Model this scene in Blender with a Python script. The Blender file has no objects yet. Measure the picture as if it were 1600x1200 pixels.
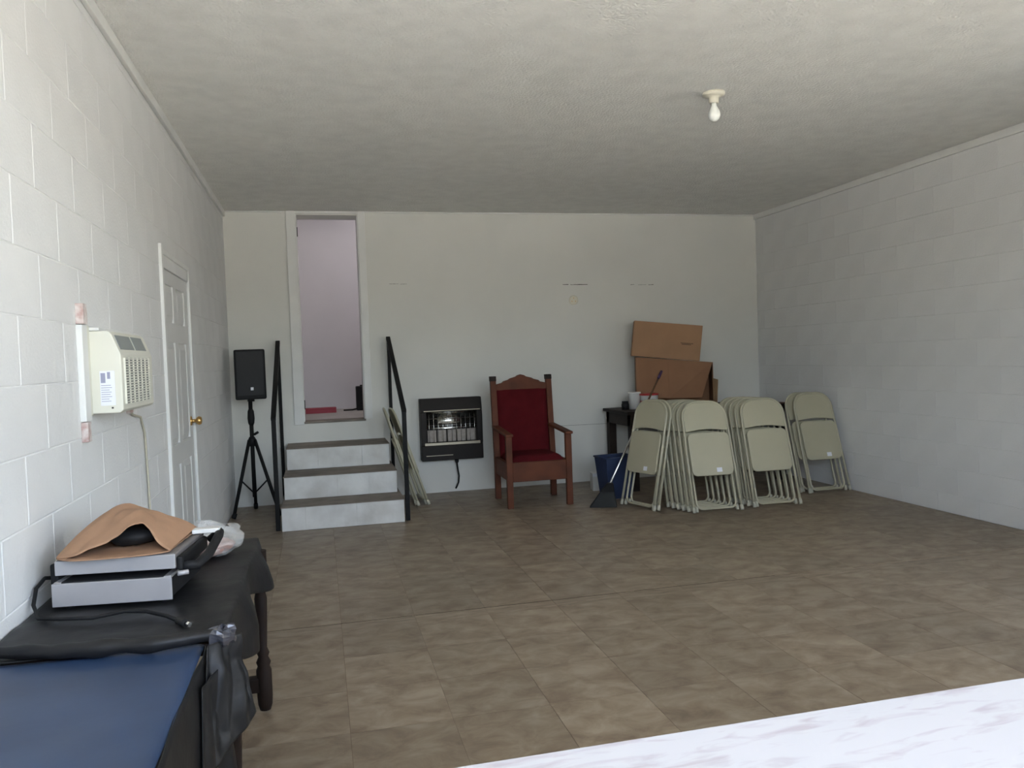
import bpy, bmesh, math, random
from mathutils import Vector, Matrix, noise
random.seed(7)
sc = bpy.context.scene
C = sc.collection
PI = math.pi
# ------------------------------------------------------------------ camera
F_PX, YAW, PITCH, ROLL, CAM_Z = 1239.8, 0.236780, -0.034494, -0.0355689, 1.28988
XL, XR, YB, H = -0.7945, 4.5513, 7.6117, 2.70        # left wall, right wall, back wall, ceiling
YF = 0.62                                            # inner face of the front wall
fw = Vector((math.sin(YAW)*math.cos(PITCH), math.cos(YAW)*math.cos(PITCH), math.sin(PITCH)))
r0 = Vector((math.cos(YAW), -math.sin(YAW), 0)); u0 = r0.cross(fw)
rt = math.cos(ROLL)*r0 + math.sin(ROLL)*u0
up = -math.sin(ROLL)*r0 + math.cos(ROLL)*u0
cd = bpy.data.cameras.new('camera'); cam = bpy.data.objects.new('camera', cd); C.objects.link(cam)
cd.sensor_fit = 'HORIZONTAL'; cd.sensor_width = 36.0; cd.lens = 36.0*F_PX/1600.0
cd.clip_start = 0.02; cd.clip_end = 300
cam.matrix_world = Matrix(((rt.x, up.x, -fw.x, 0), (rt.y, up.y, -fw.y, 0), (rt.z, up.z, -fw.z, CAM_Z), (0, 0, 0, 1)))
sc.camera = cam
# ------------------------------------------------------------------ sky, sun, exposure
w = bpy.data.worlds.new('sky'); sc.world = w; w.use_nodes = True
nt = w.node_tree; bgn = nt.nodes['Background']
sky = nt.nodes.new('ShaderNodeTexSky'); sky.sky_type = 'NISHITA'; sky.sun_disc = False
sky.sun_elevation = math.radians(52); sky.sun_rotation = math.radians(-35)
sky.air_density = 1.0; sky.dust_density = 3.0; sky.ozone_density = 1.0
hz = nt.nodes.new('ShaderNodeHueSaturation'); hz.inputs['Saturation'].default_value = 0.62      # hazy sky
nt.links.new(sky.outputs[0], hz.inputs['Color']); nt.links.new(hz.outputs[0], bgn.inputs[0]); bgn.inputs[1].default_value = 0.30
sd = bpy.data.lights.new('sun', 'SUN'); so = bpy.data.objects.new('sun', sd); C.objects.link(so)
sd.energy = 4.2; sd.angle = math.radians(0.6); sd.color = (1.0, 0.97, 0.93)
so.rotation_euler = Vector((0.45, -0.85, -1.15)).to_track_quat('-Z', 'Y').to_euler()
sc.view_settings.view_transform = 'Standard'; sc.view_settings.look = 'None'
sc.view_settings.gamma = 1.0; sc.view_settings.use_curve_mapping = False
sc.view_settings.exposure = 3.12
def portal(name, loc, rot, sx, sy):                  # light portals in the wall openings (emit nothing)
    d = bpy.data.lights.new(name, 'AREA'); d.shape = 'RECTANGLE'; d.size = sx; d.size_y = sy
    d.cycles.is_portal = True
    o = bpy.data.objects.new(name, d); C.objects.link(o); o.location = loc; o.rotation_euler = rot
WX0, WX1, WZ0, WZ1 = -0.62, 2.50, 0.95, 2.45         # front opening
DY0, DY1, DZ1 = 1.70, 2.70, 2.05                     # side opening added in the right wall for side light, out of view
portal('portal_front', ((WX0+WX1)/2, YF-0.1, (WZ0+WZ1)/2), (PI/2, 0, 0), WX1-WX0, WZ1-WZ0)
portal('portal_side', (XR+0.1, (DY0+DY1)/2, DZ1/2), (PI/2, 0, PI/2), DY1-DY0, DZ1)

# ------------------------------------------------------------------ helpers
class G:
    def __init__(s): s.v = []; s.f = []; s.sm = []
    def add(s, vs, fs, smooth=False):
        n = len(s.v); s.v += [tuple(q) for q in vs]
        for f in fs: s.f.append([n+i for i in f]); s.sm.append(smooth)
        return s
    def box(s, a, b, m=None):
        x0, y0, z0 = a; x1, y1, z1 = b
        vs = [Vector(q) for q in ((x0,y0,z0),(x1,y0,z0),(x1,y1,z0),(x0,y1,z0),(x0,y0,z1),(x1,y0,z1),(x1,y1,z1),(x0,y1,z1))]
        if m: vs = [m @ q for q in vs]
        return s.add(vs, [(0,3,2,1),(4,5,6,7),(0,1,5,4),(1,2,6,5),(2,3,7,6),(3,0,4,7)])
    def hexa(s, vs):      # 8 corners, bottom 4 then top 4
        return s.add(vs, [(0,3,2,1),(4,5,6,7),(0,1,5,4),(1,2,6,5),(2,3,7,6),(3,0,4,7)])
    def prism(s, poly, fn, d0, d1):    # poly of (a,b), fn(a,b,d)->xyz
        n = len(poly)
        vs = [fn(a, b, d0) for a, b in poly] + [fn(a, b, d1) for a, b in poly]
        fs = [list(range(n))[::-1], [n+i for i in range(n)]] + [(i, (i+1) % n, n+(i+1) % n, n+i) for i in range(n)]
        return s.add(vs, fs)
    def tube(s, path, r, n=8, closed=False, cap=True):
        P = [Vector(q) for q in path]; m = len(P)
        R = r if isinstance(r, (list, tuple)) else [r]*m
        prev = None; vs = []
        for i, q in enumerate(P):
            t = (P[(i+1) % m]-P[i-1]) if closed else (P[min(i+1, m-1)]-P[max(i-1, 0)])
            t.normalize()
            if prev is None:
                a = Vector((0,0,1)) if abs(t.z) < .9 else Vector((1,0,0))
                prev = (a-t*a.dot(t)).normalized()
            else: prev = (prev-t*prev.dot(t)).normalized()
            b = t.cross(prev)
            for k in range(n):
                an = 2*PI*k/n; vs.append(q+R[i]*(math.cos(an)*prev+math.sin(an)*b))
        fs = []
        for i in range(m if closed else m-1):
            j = (i+1) % m
            for k in range(n): fs.append((i*n+k, i*n+(k+1) % n, j*n+(k+1) % n, j*n+k))
        s.add(vs, fs, True)
        if cap and not closed:
            n0 = len(s.v)-len(vs)
            s.f.append([n0+k for k in range(n)][::-1]); s.f.append([n0+(m-1)*n+k for k in range(n)]); s.sm += [False, False]
        return s
    def lathe(s, prof, c, axis='z', n=20, smooth=True):   # prof of (r,h)
        c = Vector(c); vs = []
        for r, h in prof:
            for k in range(n):
                a = 2*PI*k/n; x, y = r*math.cos(a), r*math.sin(a)
                vs.append(c+Vector({'z':(x,y,h),'y':(x,h,y),'x':(h,x,y)}[axis]))
        m = len(prof); fs = []
        for i in range(m-1):
            for k in range(n): fs.append((i*n+k, i*n+(k+1) % n, (i+1)*n+(k+1) % n, (i+1)*n+k))
        s.add(vs, fs, smooth)
        n0 = len(s.v)-len(vs)
        s.f.append([n0+k for k in range(n)][::-1]); s.f.append([n0+(m-1)*n+k for k in range(n)]); s.sm += [False, False]
        return s
    def grid(s, nu, nv, fn, smooth=True):
        vs = [fn(i/(nu-1), j/(nv-1)) for j in range(nv) for i in range(nu)]
        fs = [(j*nu+i, j*nu+i+1, (j+1)*nu+i+1, (j+1)*nu+i) for j in range(nv-1) for i in range(nu-1)]
        return s.add(vs, fs, smooth)
    def mesh(s, name):
        me = bpy.data.meshes.new(name); me.from_pydata(s.v, [], s.f)
        me.polygons.foreach_set('use_smooth', s.sm)
        bm = bmesh.new(); bm.from_mesh(me); bmesh.ops.recalc_face_normals(bm, faces=bm.faces); bm.to_mesh(me); bm.free()
        return me
    def build(s, name, mat, parent=None, bevel=0, solid=0, sub=0, seg=2):
        me = s.mesh(name); me.materials.append(mat)
        o = bpy.data.objects.new(name, me); C.objects.link(o)
        if parent: o.parent = parent
        if solid:
            q = o.modifiers.new('solid', 'SOLIDIFY'); q.thickness = solid; q.offset = 0
        if sub:
            q = o.modifiers.new('sub', 'SUBSURF'); q.levels = sub; q.render_levels = sub
        if bevel:
            q = o.modifiers.new('bevel', 'BEVEL'); q.width = bevel; q.segments = seg; q.limit_method = 'ANGLE'; q.angle_limit = math.radians(40)
        return o
def thing(name, label, cat, loc=(0,0,0), rot=(0,0,0), group=None):
    o = bpy.data.objects.new(name, None); o.empty_display_size = .1; C.objects.link(o)
    o.location = loc; o.rotation_euler = rot
    return tag(o, label, cat, group)
def tag(o, label, cat, group=None):
    o['label'] = label; o['category'] = cat
    if group: o['group'] = group
    return o
def struct(o, label=None):
    o['kind'] = 'structure'
    if label: o['label'] = label
    return o
def arc(cx, cz, r, a0, a1, n):
    return [(cx+r*math.cos(math.radians(a0+(a1-a0)*i/n)), cz+r*math.sin(math.radians(a0+(a1-a0)*i/n))) for i in range(n+1)]
def rrect(x0, z0, x1, z1, r, n=5):
    return arc(x1-r, z0+r, r, -90, 0, n)+arc(x1-r, z1-r, r, 0, 90, n)+arc(x0+r, z1-r, r, 90, 180, n)+arc(x0+r, z0+r, r, 180, 270, n)
XZ = lambda a, b, d: (a, d, b)
YZ = lambda a, b, d: (d, a, b)
XY = lambda a, b, d: (a, b, d)

# ------------------------------------------------------------------ materials
def mat(name, col, rough=.6, metal=0, spec=.5, var=0, vscale=8, bump=0, bscale=60, col2=None, rnd=0, coat=0, sheen=0):
    m = bpy.data.materials.new(name); m.use_nodes = True
    n = m.node_tree.nodes; l = m.node_tree.links; b = n['Principled BSDF']
    b.inputs['Roughness'].default_value = rough; b.inputs['Metallic'].default_value = metal
    b.inputs['Specular IOR Level'].default_value = spec; b.inputs['Coat Weight'].default_value = coat
    b.inputs['Sheen Weight'].default_value = sheen
    tc = n.new('ShaderNodeTexCoord'); src = tc.outputs['Object']
    c1 = (*col, 1); c2 = (*(col2 or tuple(q*(1-var) for q in col)), 1)
    nz = n.new('ShaderNodeTexNoise'); nz.inputs['Scale'].default_value = vscale; nz.inputs['Detail'].default_value = 6
    l.new(src, nz.inputs['Vector'])
    mx = n.new('ShaderNodeMix'); mx.data_type = 'RGBA'; mx.inputs[6].default_value = c1; mx.inputs[7].default_value = c2
    rp = n.new('ShaderNodeMapRange'); rp.inputs[1].default_value = .35; rp.inputs[2].default_value = .7
    l.new(nz.outputs['Fac'], rp.inputs[0]); l.new(rp.outputs[0], mx.inputs[0])
    out = mx.outputs[2]
    if rnd:
        oi = n.new('ShaderNodeObjectInfo'); mr = n.new('ShaderNodeMapRange'); mr.inputs[3].default_value = 1-rnd; mr.inputs[4].default_value = 1
        l.new(oi.outputs['Random'], mr.inputs[0])
        hs = n.new('ShaderNodeHueSaturation'); l.new(mr.outputs[0], hs.inputs['Value']); l.new(out, hs.inputs['Color']); out = hs.outputs[0]
    l.new(out, b.inputs['Base Color'])
    if bump:
        nb = n.new('ShaderNodeTexNoise'); nb.inputs['Scale'].default_value = bscale; nb.inputs['Detail'].default_value = 4
        l.new(src, nb.inputs['Vector']); bp = n.new('ShaderNodeBump'); bp.inputs['Strength'].default_value = bump; bp.inputs['Distance'].default_value = .01
        l.new(nb.outputs['Fac'], bp.inputs['Height']); l.new(bp.outputs[0], b.inputs['Normal'])
    return m
M = {}
M['block'] = mat('painted_block', (.74,.74,.735), .75, var=.05, vscale=3, bump=.25, bscale=90, rnd=.018, spec=.25)
M['wall'] = mat('painted_wall', (.72,.715,.68), .75, var=.05, vscale=2.5, bump=.12, bscale=60, spec=.25)
M['mortar'] = mat('painted_mortar', (.76,.76,.75), .8, var=.05, spec=.2)
M['ceil'] = mat('stippled_ceiling', (.86,.855,.82), .9, var=.08, vscale=9, bump=1.0, bscale=70, spec=.15)
M['white'] = mat('white_paint', (.74,.74,.72), .5, var=.05)
M['hall'] = mat('lilac_paint', (.62,.595,.62), .7, var=.04, vscale=2)
M['doorw'] = mat('door_paint', (.68,.68,.665), .45, var=.04, vscale=3)
M['conc'] = mat('worn_tread', (.26,.22,.185), .8, var=.35, vscale=7, bump=.3)
M['riser'] = mat('scuffed_white_paint', (.68,.68,.66), .7, vscale=5, col2=(.50,.49,.465), bump=.2, bscale=40)
M['black'] = mat('black_metal', (.012,.012,.012), .6, var=.2, spec=.15)
M['blackpl'] = mat('black_plastic', (.014,.014,.015), .6, var=.3, vscale=20, spec=.2)
M['grille'] = mat('black_grille', (.010,.010,.012), .65, var=.3, vscale=200)
M['cream'] = mat('cream_steel', (.45,.42,.30), .45, var=.06, vscale=4)
M['creamtube'] = mat('cream_tube', (.45,.42,.305), .35, var=.08, vscale=9)
M['foot'] = mat('cream_cap', (.47,.45,.36), .5)
M['wood'] = mat('red_brown_wood', (.125,.037,.016), .6, col2=(.08,.024,.011), vscale=7, spec=.25)
M['velvet'] = mat('red_velvet', (.088,.008,.011), .95, var=.2, vscale=9, spec=.08)
M['dkwood'] = mat('dark_wood', (.024,.015,.011), .6, var=.35, vscale=6, spec=.2)
M['rdwood'] = mat('reddish_wood', (.10,.035,.02), .45, var=.3, vscale=6)
M['card'] = mat('cardboard', (.37,.21,.115), .85, var=.12, vscale=5)
M['card2'] = mat('brown_cardboard', (.285,.145,.076), .85, var=.12, vscale=5)
M['cardin'] = mat('cardboard_edge', (.33,.22,.13), .85, var=.1)
M['kraft'] = mat('kraft_paper', (.36,.205,.12), .8, var=.15, vscale=12, bump=.2, bscale=25)
M['steel'] = mat('brushed_steel', (.42,.41,.42), .42, metal=.3, var=.12, vscale=6)
M['steeltop'] = mat('worn_steel', (.20,.18,.175), .55, metal=.3, var=.25, vscale=7)
M['chrome'] = mat('chrome', (.75,.75,.73), .18, metal=1)
M['brass'] = mat('brass', (.62,.40,.15), .3, metal=1)
M['heater'] = mat('dark_enamel', (.017,.013,.011), .5, var=.2, spec=.2)
M['gold'] = mat('dull_trim', (.35,.31,.24), .35, metal=.8)
M['radiant'] = mat('radiant_plaque', (.42,.37,.33), .7, var=.2, vscale=40)
M['ac'] = mat('ivory_plastic', (.70,.69,.60), .45, var=.03)
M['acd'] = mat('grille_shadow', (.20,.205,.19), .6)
M['acv'] = mat('louvre_grey', (.24,.26,.25), .5)
M['paper'] = mat('white_label', (.78,.79,.84), .6)
M['ink'] = mat('grey_ink', (.30,.31,.42), .6)
M['peel'] = mat('peeling_paint', (.42,.27,.24), .8, col2=(.74,.72,.70), vscale=30)
M['blue'] = mat('blue_plastic', (.022,.038,.095), .55, var=.15)
M['tub'] = mat('white_plastic', (.68,.67,.64), .4)
M['red'] = mat('red_plastic', (.42,.03,.03), .4)
M['redbox'] = mat('dark_red_card', (.30,.03,.05), .6)
M['bristle'] = mat('black_bristle', (.008,.010,.011), .7, var=.3, vscale=80)
M['purple'] = mat('purple_grip', (.06,.03,.09), .5)
M['vinyl'] = mat('blue_black_vinyl', (.024,.049,.112), .40, var=.25, vscale=4, bump=.12, bscale=6, spec=.5)
M['plastic'] = mat('shaded_cover_black', (.013,.013,.014), .45, var=.25, vscale=6, bump=.3, bscale=9, spec=.3)
M['gloss'] = mat('shiny_black_sheeting', (.05,.05,.06), .16, spec=.9)
M['bulb'] = mat('frosted_bulb', (.85,.87,.83), .15, var=.01)
M['porcelain'] = mat('porcelain', (.70,.67,.56), .3)
M['cord'] = mat('tan_cord', (.50,.46,.36), .6)
M['crack'] = mat('dark_crack', (.05,.045,.04), .9)
M['pink'] = mat('pinkish_wrap', (.45,.25,.20), .6, var=.3, vscale=14)
M['ground'] = mat('pale_drive', (.53,.505,.43), .9, var=.2, vscale=.6)
M['grout'] = mat('tan_joint', (.20,.15,.105), .8, var=.2)
M['seam'] = mat('floor_seam', (.035,.018,.014), .8)
def marble():
    m = mat('white_streaked_sill', (.80,.80,.80), .6)
    n = m.node_tree.nodes; l = m.node_tree.links; b = n['Principled BSDF']
    tc = n.new('ShaderNodeTexCoord'); mp = n.new('ShaderNodeMapping'); mp.inputs['Scale'].default_value = (11, 46, 10); mp.inputs['Rotation'].default_value = (0,0,.25)
    l.new(tc.outputs['Object'], mp.inputs[0])
    nz = n.new('ShaderNodeTexNoise'); nz.inputs['Scale'].default_value = 1.6; nz.inputs['Detail'].default_value = 7; nz.inputs['Distortion'].default_value = .7
    l.new(mp.outputs[0], nz.inputs['Vector'])
    cr = n.new('ShaderNodeValToRGB'); e = cr.color_ramp.elements
    e[0].position = .30; e[0].color = (.27,.25,.265,1); e[1].position = .48; e[1].color = (.335,.333,.35,1)
    l.new(nz.outputs['Fac'], cr.inputs[0]); l.new(cr.outputs[0], b.inputs['Base Color'])
    return m
M['marble'] = marble()
def tile_mat():
    m = bpy.data.materials.new('brown_stone_vinyl'); m.use_nodes = True
    n = m.node_tree.nodes; l = m.node_tree.links; b = n['Principled BSDF']
    tc = n.new('ShaderNodeTexCoord'); oi = n.new('ShaderNodeObjectInfo')
    ad = n.new('ShaderNodeVectorMath'); ad.operation = 'ADD'
    sc_ = n.new('ShaderNodeVectorMath'); sc_.operation = 'SCALE'; sc_.inputs['Scale'].default_value = 37
    cx = n.new('ShaderNodeCombineXYZ'); l.new(oi.outputs['Random'], cx.inputs[0]); l.new(oi.outputs['Random'], cx.inputs[1])
    l.new(cx.outputs[0], sc_.inputs[0]); l.new(tc.outputs['Object'], ad.inputs[0]); l.new(sc_.outputs[0], ad.inputs[1])
    mp = n.new('ShaderNodeMapping'); mp.inputs['Scale'].default_value = (1, 1.4, 1); mp.inputs['Rotation'].default_value = (0,0,.5)
    l.new(ad.outputs[0], mp.inputs[0])
    nz = n.new('ShaderNodeTexNoise'); nz.inputs['Scale'].default_value = 7.0; nz.inputs['Detail'].default_value = 9; nz.inputs['Distortion'].default_value = .5; nz.inputs['Roughness'].default_value = .62
    l.new(mp.outputs[0], nz.inputs['Vector'])
    cr = n.new('ShaderNodeValToRGB'); e = cr.color_ramp.elements
    e[0].position = .32; e[0].color = (.165,.120,.082,1); e[1].position = .68; e[1].color = (.330,.270,.200,1)
    q = cr.color_ramp.elements.new(.5); q.color = (.250,.194,.135,1)
    l.new(nz.outputs['Fac'], cr.inputs[0])
    mr = n.new('ShaderNodeMapRange'); mr.inputs[3].default_value = .88; mr.inputs[4].default_value = 1.08
    l.new(oi.outputs['Random'], mr.inputs[0]); hs = n.new('ShaderNodeHueSaturation'); l.new(mr.outputs[0], hs.inputs['Value'])
    l.new(cr.outputs[0], hs.inputs['Color']); l.new(hs.outputs[0], b.inputs['Base Color'])
    b.inputs['Roughness'].default_value = .42; b.inputs['Specular IOR Level'].default_value = .5
    return m
M['tile'] = tile_mat()
def clear():
    m = bpy.data.materials.new('clear_film'); m.use_nodes = True; b = m.node_tree.nodes['Principled BSDF']
    b.inputs['Base Color'].default_value = (.80,.80,.78,1); b.inputs['Roughness'].default_value = .25; b.inputs['Alpha'].default_value = .28
    return m
M['clear'] = clear()
def backwall():
    m = mat('painted_back_wall', (.72,.715,.675), .75, var=.05, vscale=2.0, spec=.25)
    n = m.node_tree.nodes; l = m.node_tree.links; b = n['Principled BSDF']
    tc = n.new('ShaderNodeTexCoord'); mp = n.new('ShaderNodeMapping'); mp.inputs['Rotation'].default_value = (-PI/2, 0, 0); mp.inputs['Location'].default_value = (0, .005, 0)
    l.new(tc.outputs['Object'], mp.inputs[0])
    br = n.new('ShaderNodeTexBrick'); br.inputs['Scale'].default_value = 1; br.inputs['Brick Width'].default_value = .393; br.inputs['Row Height'].default_value = .1929
    br.inputs['Mortar Size'].default_value = .0018; br.inputs['Mortar Smooth'].default_value = 1; br.inputs['Color1'].default_value = (1,1,1,1); br.inputs['Color2'].default_value = (1,1,1,1); br.inputs['Mortar'].default_value = (0,0,0,1)
    l.new(mp.outputs[0], br.inputs['Vector']); bp = n.new('ShaderNodeBump'); bp.inputs['Strength'].default_value = .12; bp.inputs['Distance'].default_value = .002
    l.new(br.outputs['Color'], bp.inputs['Height']); l.new(bp.outputs[0], b.inputs['Normal'])
    return m
M['backwall'] = backwall()

# ------------------------------------------------------------------ room shell
T = .22
def boxes(name, lst, m, bevel=0, parent=None):
    g = G()
    for a, b in lst: g.box(a, b)
    return g.build(name, m, parent, bevel)
ground = struct(boxes('ground', [((-30,-40,-.30),(30,40,-.12))], M['ground']))
# floor slab and printed vinyl squares
floor = struct(boxes('floor', [((XL-T,.40,-.119),(XR+T,YB+T,-.002))], M['grout']), 'brown stone-look vinyl floor laid in square tiles')
TS, TX, TY = .3625, .05, 2.785
g = G(); e = TS/2-.0009
g.box((-e,-e,-.0019),(e,e,0)); tile_me = g.mesh('floor_tile'); tile_me.materials.append(M['tile'])
SEAM = 3.985
def put(me, name, loc, parent, scale=(1,1,1), rot=(0,0,0)):
    o = bpy.data.objects.new(name, me); C.objects.link(o); o.parent = parent; o.location = loc; o.scale = scale; o.rotation_euler = rot
    return o
def spans(lo, hi, step, off):
    k = math.floor((lo-off)/step); out = []
    while off+k*step < hi-1e-6:
        a, b = max(lo, off+k*step), min(hi, off+(k+1)*step)
        if b-a > .012: out.append((a, b))
        k += 1
    return out
xs = spans(XL+.002, XR-.002, TS, TX)
ys = spans(YF+.002, SEAM-.003, TS, TY)+spans(SEAM+.002, YB-.002, TS, SEAM+.002)
for a, b in xs:
    for c, d in ys:
        if b < -.34 and 1e9 < 0: continue
        put(tile_me, 'floor_tile', ((a+b)/2, (c+d)/2, 0), floor, ((b-a)/TS, (d-c)/TS, 1), (0,0,0))
for x0, x1, wd in ((-.36,.05,.0012),(.05,.40,.0008),(.42,.62,.0018),(.62,.80,.0024),(.80,.84,.0010),(.84,1.27,.0030),(1.27,1.55,.0012),(1.60,2.05,.0018),(2.05,2.45,.0008)):
    G().box((x0,SEAM-.0005-wd,-.002),(x1,SEAM-.0005+wd,.0003)).build('seam', M['seam'], floor)
# ceiling + eaves; unseen front overhang lengthened to cut skylight on the sill
ceiling = struct(boxes('ceiling', [((XL-T-.5,-1.15,H),(XR+T+.5,YB+T,H+.2))], M['ceil']), 'stippled off-white ceiling')
# block walls: backing plus one plate per block
def plate_mesh(name, L, h, ax):
    d, c = .012, .0025; l, q = L/2-.0009, h/2-.0009
    o = [(-l,-q),(l,-q),(l,q),(-l,q)]; i = [(-l+c,-q+c),(l-c,-q+c),(l-c,q-c),(-l+c,q-c)]
    vs = [(-d,a,b) for a,b in o]+[(-.002,a,b) for a,b in o]+[(0,a,b) for a,b in i]
    if ax < 0: vs = [(-x,y,z) for x,y,z in vs]
    fs = [(0,1,5,4),(1,2,6,5),(2,3,7,6),(3,0,4,7),(4,5,9,8),(5,6,10,9),(6,7,11,10),(7,4,8,11),(8,9,10,11)]
    me = G().add(vs, fs).mesh(name); me.materials.append(M['block']); return me
CO, BL = .1929, .3945
def blocks(parent, X, sgn, y0, y1, zoff, even, odd, holes):
    me = plate_mesh('concrete_block', BL, CO, sgn)
    k = -1
    while True:
        z0, z1 = max(.001, zoff+k*CO), min(H-.001, zoff+(k+1)*CO)
        if z0 >= H-.01: break
        if z1-z0 > .02:
            for a, b in spans(y0, y1, BL, even if k % 2 == 0 else odd):
                segs = [(a, b)]
                for ha, hb, hz0, hz1 in holes:
                    if hz0 < (z0+z1)/2 < hz1:
                        new = []
                        for s, t in segs:
                            if t <= ha or s >= hb: new.append((s, t)); continue
                            if s < ha: new.append((s, ha))
                            if t > hb: new.append((hb, t))
                        segs = new
                for s, t in segs:
                    if t-s > .015: put(me, 'concrete_block', (X, (s+t)/2, (z0+z1)/2), parent, (1, (t-s)/BL, (z1-z0)/CO))
        k += 1
DOY0, DOY1, DOZ = 4.53, 5.43, 1.905
bk = .0022
wl = struct(boxes('wall_left', [((XL-T,.40,0),(XL-bk,DOY0,H)),((XL-T,DOY1,0),(XL-bk,YB+T,H)),((XL-T,DOY0,DOZ),(XL-bk,DOY1,H)),((XL-T,DOY0,0),(XL-.06,DOY1,DOZ))], M['mortar']), 'white painted concrete block wall on the left')
blocks(wl, XL, 1, YF, YB, .52*CO, .056, .056+BL/2, [(DOY0-.01, DOY1+.01, 0, DOZ)])
wr = struct(boxes('wall_right', [((XR+bk,.40,0),(XR+T,DY0,H)),((XR+bk,DY1,0),(XR+T,YB+T,H)),((XR+bk,DY0,DZ1),(XR+T,DY1,H))], M['mortar']), 'white painted concrete block wall on the right')
blocks(wr, XR, -1, YF, YB, .143, .178, .178+BL/2, [(DY0-.01, DY1+.01, 0, DZ1)])
OX0, OX1, OZ0, OZ1 = -.165, .405, .748, 2.665           # raised doorway in the back wall
wb = struct(boxes('wall_back', [((XL-T,YB,0),(OX0,YB+T,H)),((OX1,YB,0),(XR+T,YB+T,H)),((OX0,YB,0),(OX1,YB+T,OZ0)),((OX0,YB,OZ1),(OX1,YB+T,H))], M['backwall']), 'smooth white painted back wall')
wf = struct(boxes('wall_front', [((XL-T,.40,0),(WX0,YF,H)),((WX1,.40,0),(XR+T,YF,H)),((WX0,.40,0),(WX1,YF,WZ0-.04)),((WX0,.40,WZ1),(WX1,YF,H))], M['block']), 'front wall around the wide opening')
# wall cracks
for x0, x1, z, hh in ((.675,.76,2.018,.003),(.775,.84,2.016,.0025),(2.395,2.455,1.989,.006),(2.475,2.655,1.987,.006),(3.117,3.16,1.980,.004),(3.20,3.29,1.978,.0025),(3.31,3.37,1.976,.005)):
    g = G(); n = 8
    po = [(x0+(x1-x0)*i/n, z-.0015*random.random()) for i in range(n+1)]+[(x1-(x1-x0)*i/n, z+hh*(.4+.6*random.random())) for i in range(n+1)]
    g.prism(po, XZ, YB-.0008, YB+.002).build('crack', M['crack'], wb)
g = G().prism([(2.10,.578),(2.9,.574),(2.9,.5765),(2.10,.5805)], XZ, YB-.0006, YB+.001); g.build('crack', M['crack'], wb)
# corner trims under the ceiling
def trim(name, a, m, lab): return struct(boxes(name, a, m, .004), lab)
trim('trim_1', [((XL,YF,H-.055),(XL+.022,YB-.001,H-.0005))], M['white'], 'white strip between left wall and ceiling')
trim('trim_2', [((XR-.022,YF,H-.055),(XR,YB-.001,H-.0005))], M['white'], 'white strip between right wall and ceiling')
trim('trim_3', [((XL+.022,YB-.012,H-.014),(OX0-.09,YB,H-.0005)),((OX1+.06,YB-.012,H-.014),(XR-.022,YB,H-.0005))], M['white'], 'thin strip between back wall and ceiling')
# doorway casing and lining
cas = thing('door_casing', 'white wooden casing around the raised doorway', 'door casing', (OX0, YB, OZ0))
def rel(o, root):
    o.parent = root; o.matrix_parent_inverse = Matrix.Translation(-Vector(root.location)); return o
cas['kind'] = 'structure'; cas.name = 'trim_4'; del cas['category']
rel(boxes('casing_board', [((OX0-.082,YB-.018,OZ0-.022),(OX0+.004,YB,H-.001))], M['white'], .003), cas)
rel(boxes('casing_board', [((OX1-.004,YB-.018,OZ0+.004),(OX1+.062,YB,H-.001))], M['white'], .003), cas)
rel(boxes('casing_head', [((OX0+.004,YB-.012,H-.024),(OX1-.004,YB,H-.001))], M['white'], .003), cas)
rel(boxes('jamb_lining', [((OX0,YB,OZ0),(OX0+.012,YB+T,OZ1))], M['white']), cas)
rel(boxes('jamb_lining', [((OX1-.012,YB,OZ0),(OX1,YB+T,OZ1))], M['white']), cas)
rel(boxes('threshold', [((OX0,YB-.012,OZ0-.014),(OX1,YB+T,OZ0+.004))], M['conc'], .003), cas)
# hallway behind the doorway
HY0, HY1 = YB+T, 9.55
struct(boxes('floor_hallway', [((-1.1,HY0,OZ0-.2),(1.6,HY1+.1,OZ0))], mat('grey_hall_floor', (.42,.39,.36), .5, var=.2, vscale=4)))
struct(boxes('wall_hallway_back', [((-1.1,HY1,OZ0),(1.6,HY1+.1,3.3))], M['hall']))
struct(boxes('wall_hallway_left', [((-1.1,HY0,OZ0),(-.22,HY1,3.3))], M['hall']))
struct(boxes('wall_hallway_right', [((1.5,HY0,OZ0),(1.6,HY1,3.3))], M['hall']))
struct(boxes('wall_hallway_front', [((-.22,HY0,OZ1),(1.5,HY0+.03,3.3)),((OX1,HY0,OZ0),(1.5,HY0+.03,OZ1))], M['hall']))
struct(boxes('ceiling_hallway', [((-1.1,HY0,3.2),(1.6,HY1+.1,3.3))], M['white']))
hl = thing('added_hallway_lamp', 'added unseen ceiling lamp that lights the hallway beyond the raised doorway', 'lamp', (1.0, 8.6, 3.2))  # added out of view to brighten the hallway
G().lathe([(.13,-.001),(.13,-.03)], (0,0,0)).build('base', M['white'], hl)
lm = mat('added_lamp_glass', (.9,.88,.85), .3); lm.node_tree.nodes['Principled BSDF'].inputs['Emission Color'].default_value = (1,.96,.95,1)
lm.node_tree.nodes['Principled BSDF'].inputs['Emission Strength'].default_value = 6.5
G().lathe([(.12,-.03),(.115,-.06),(.08,-.09),(.02,-.1)], (0,0,0)).build('added_lamp_shade', lm, hl)
for z in (OZ0+.12, OZ0+1.72): rel(G().tube([(OX0+.014,YB+.01,z),(OX0+.014,YB+.01,z+.085)], .006).build('hinge', M['crack']), cas)
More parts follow.
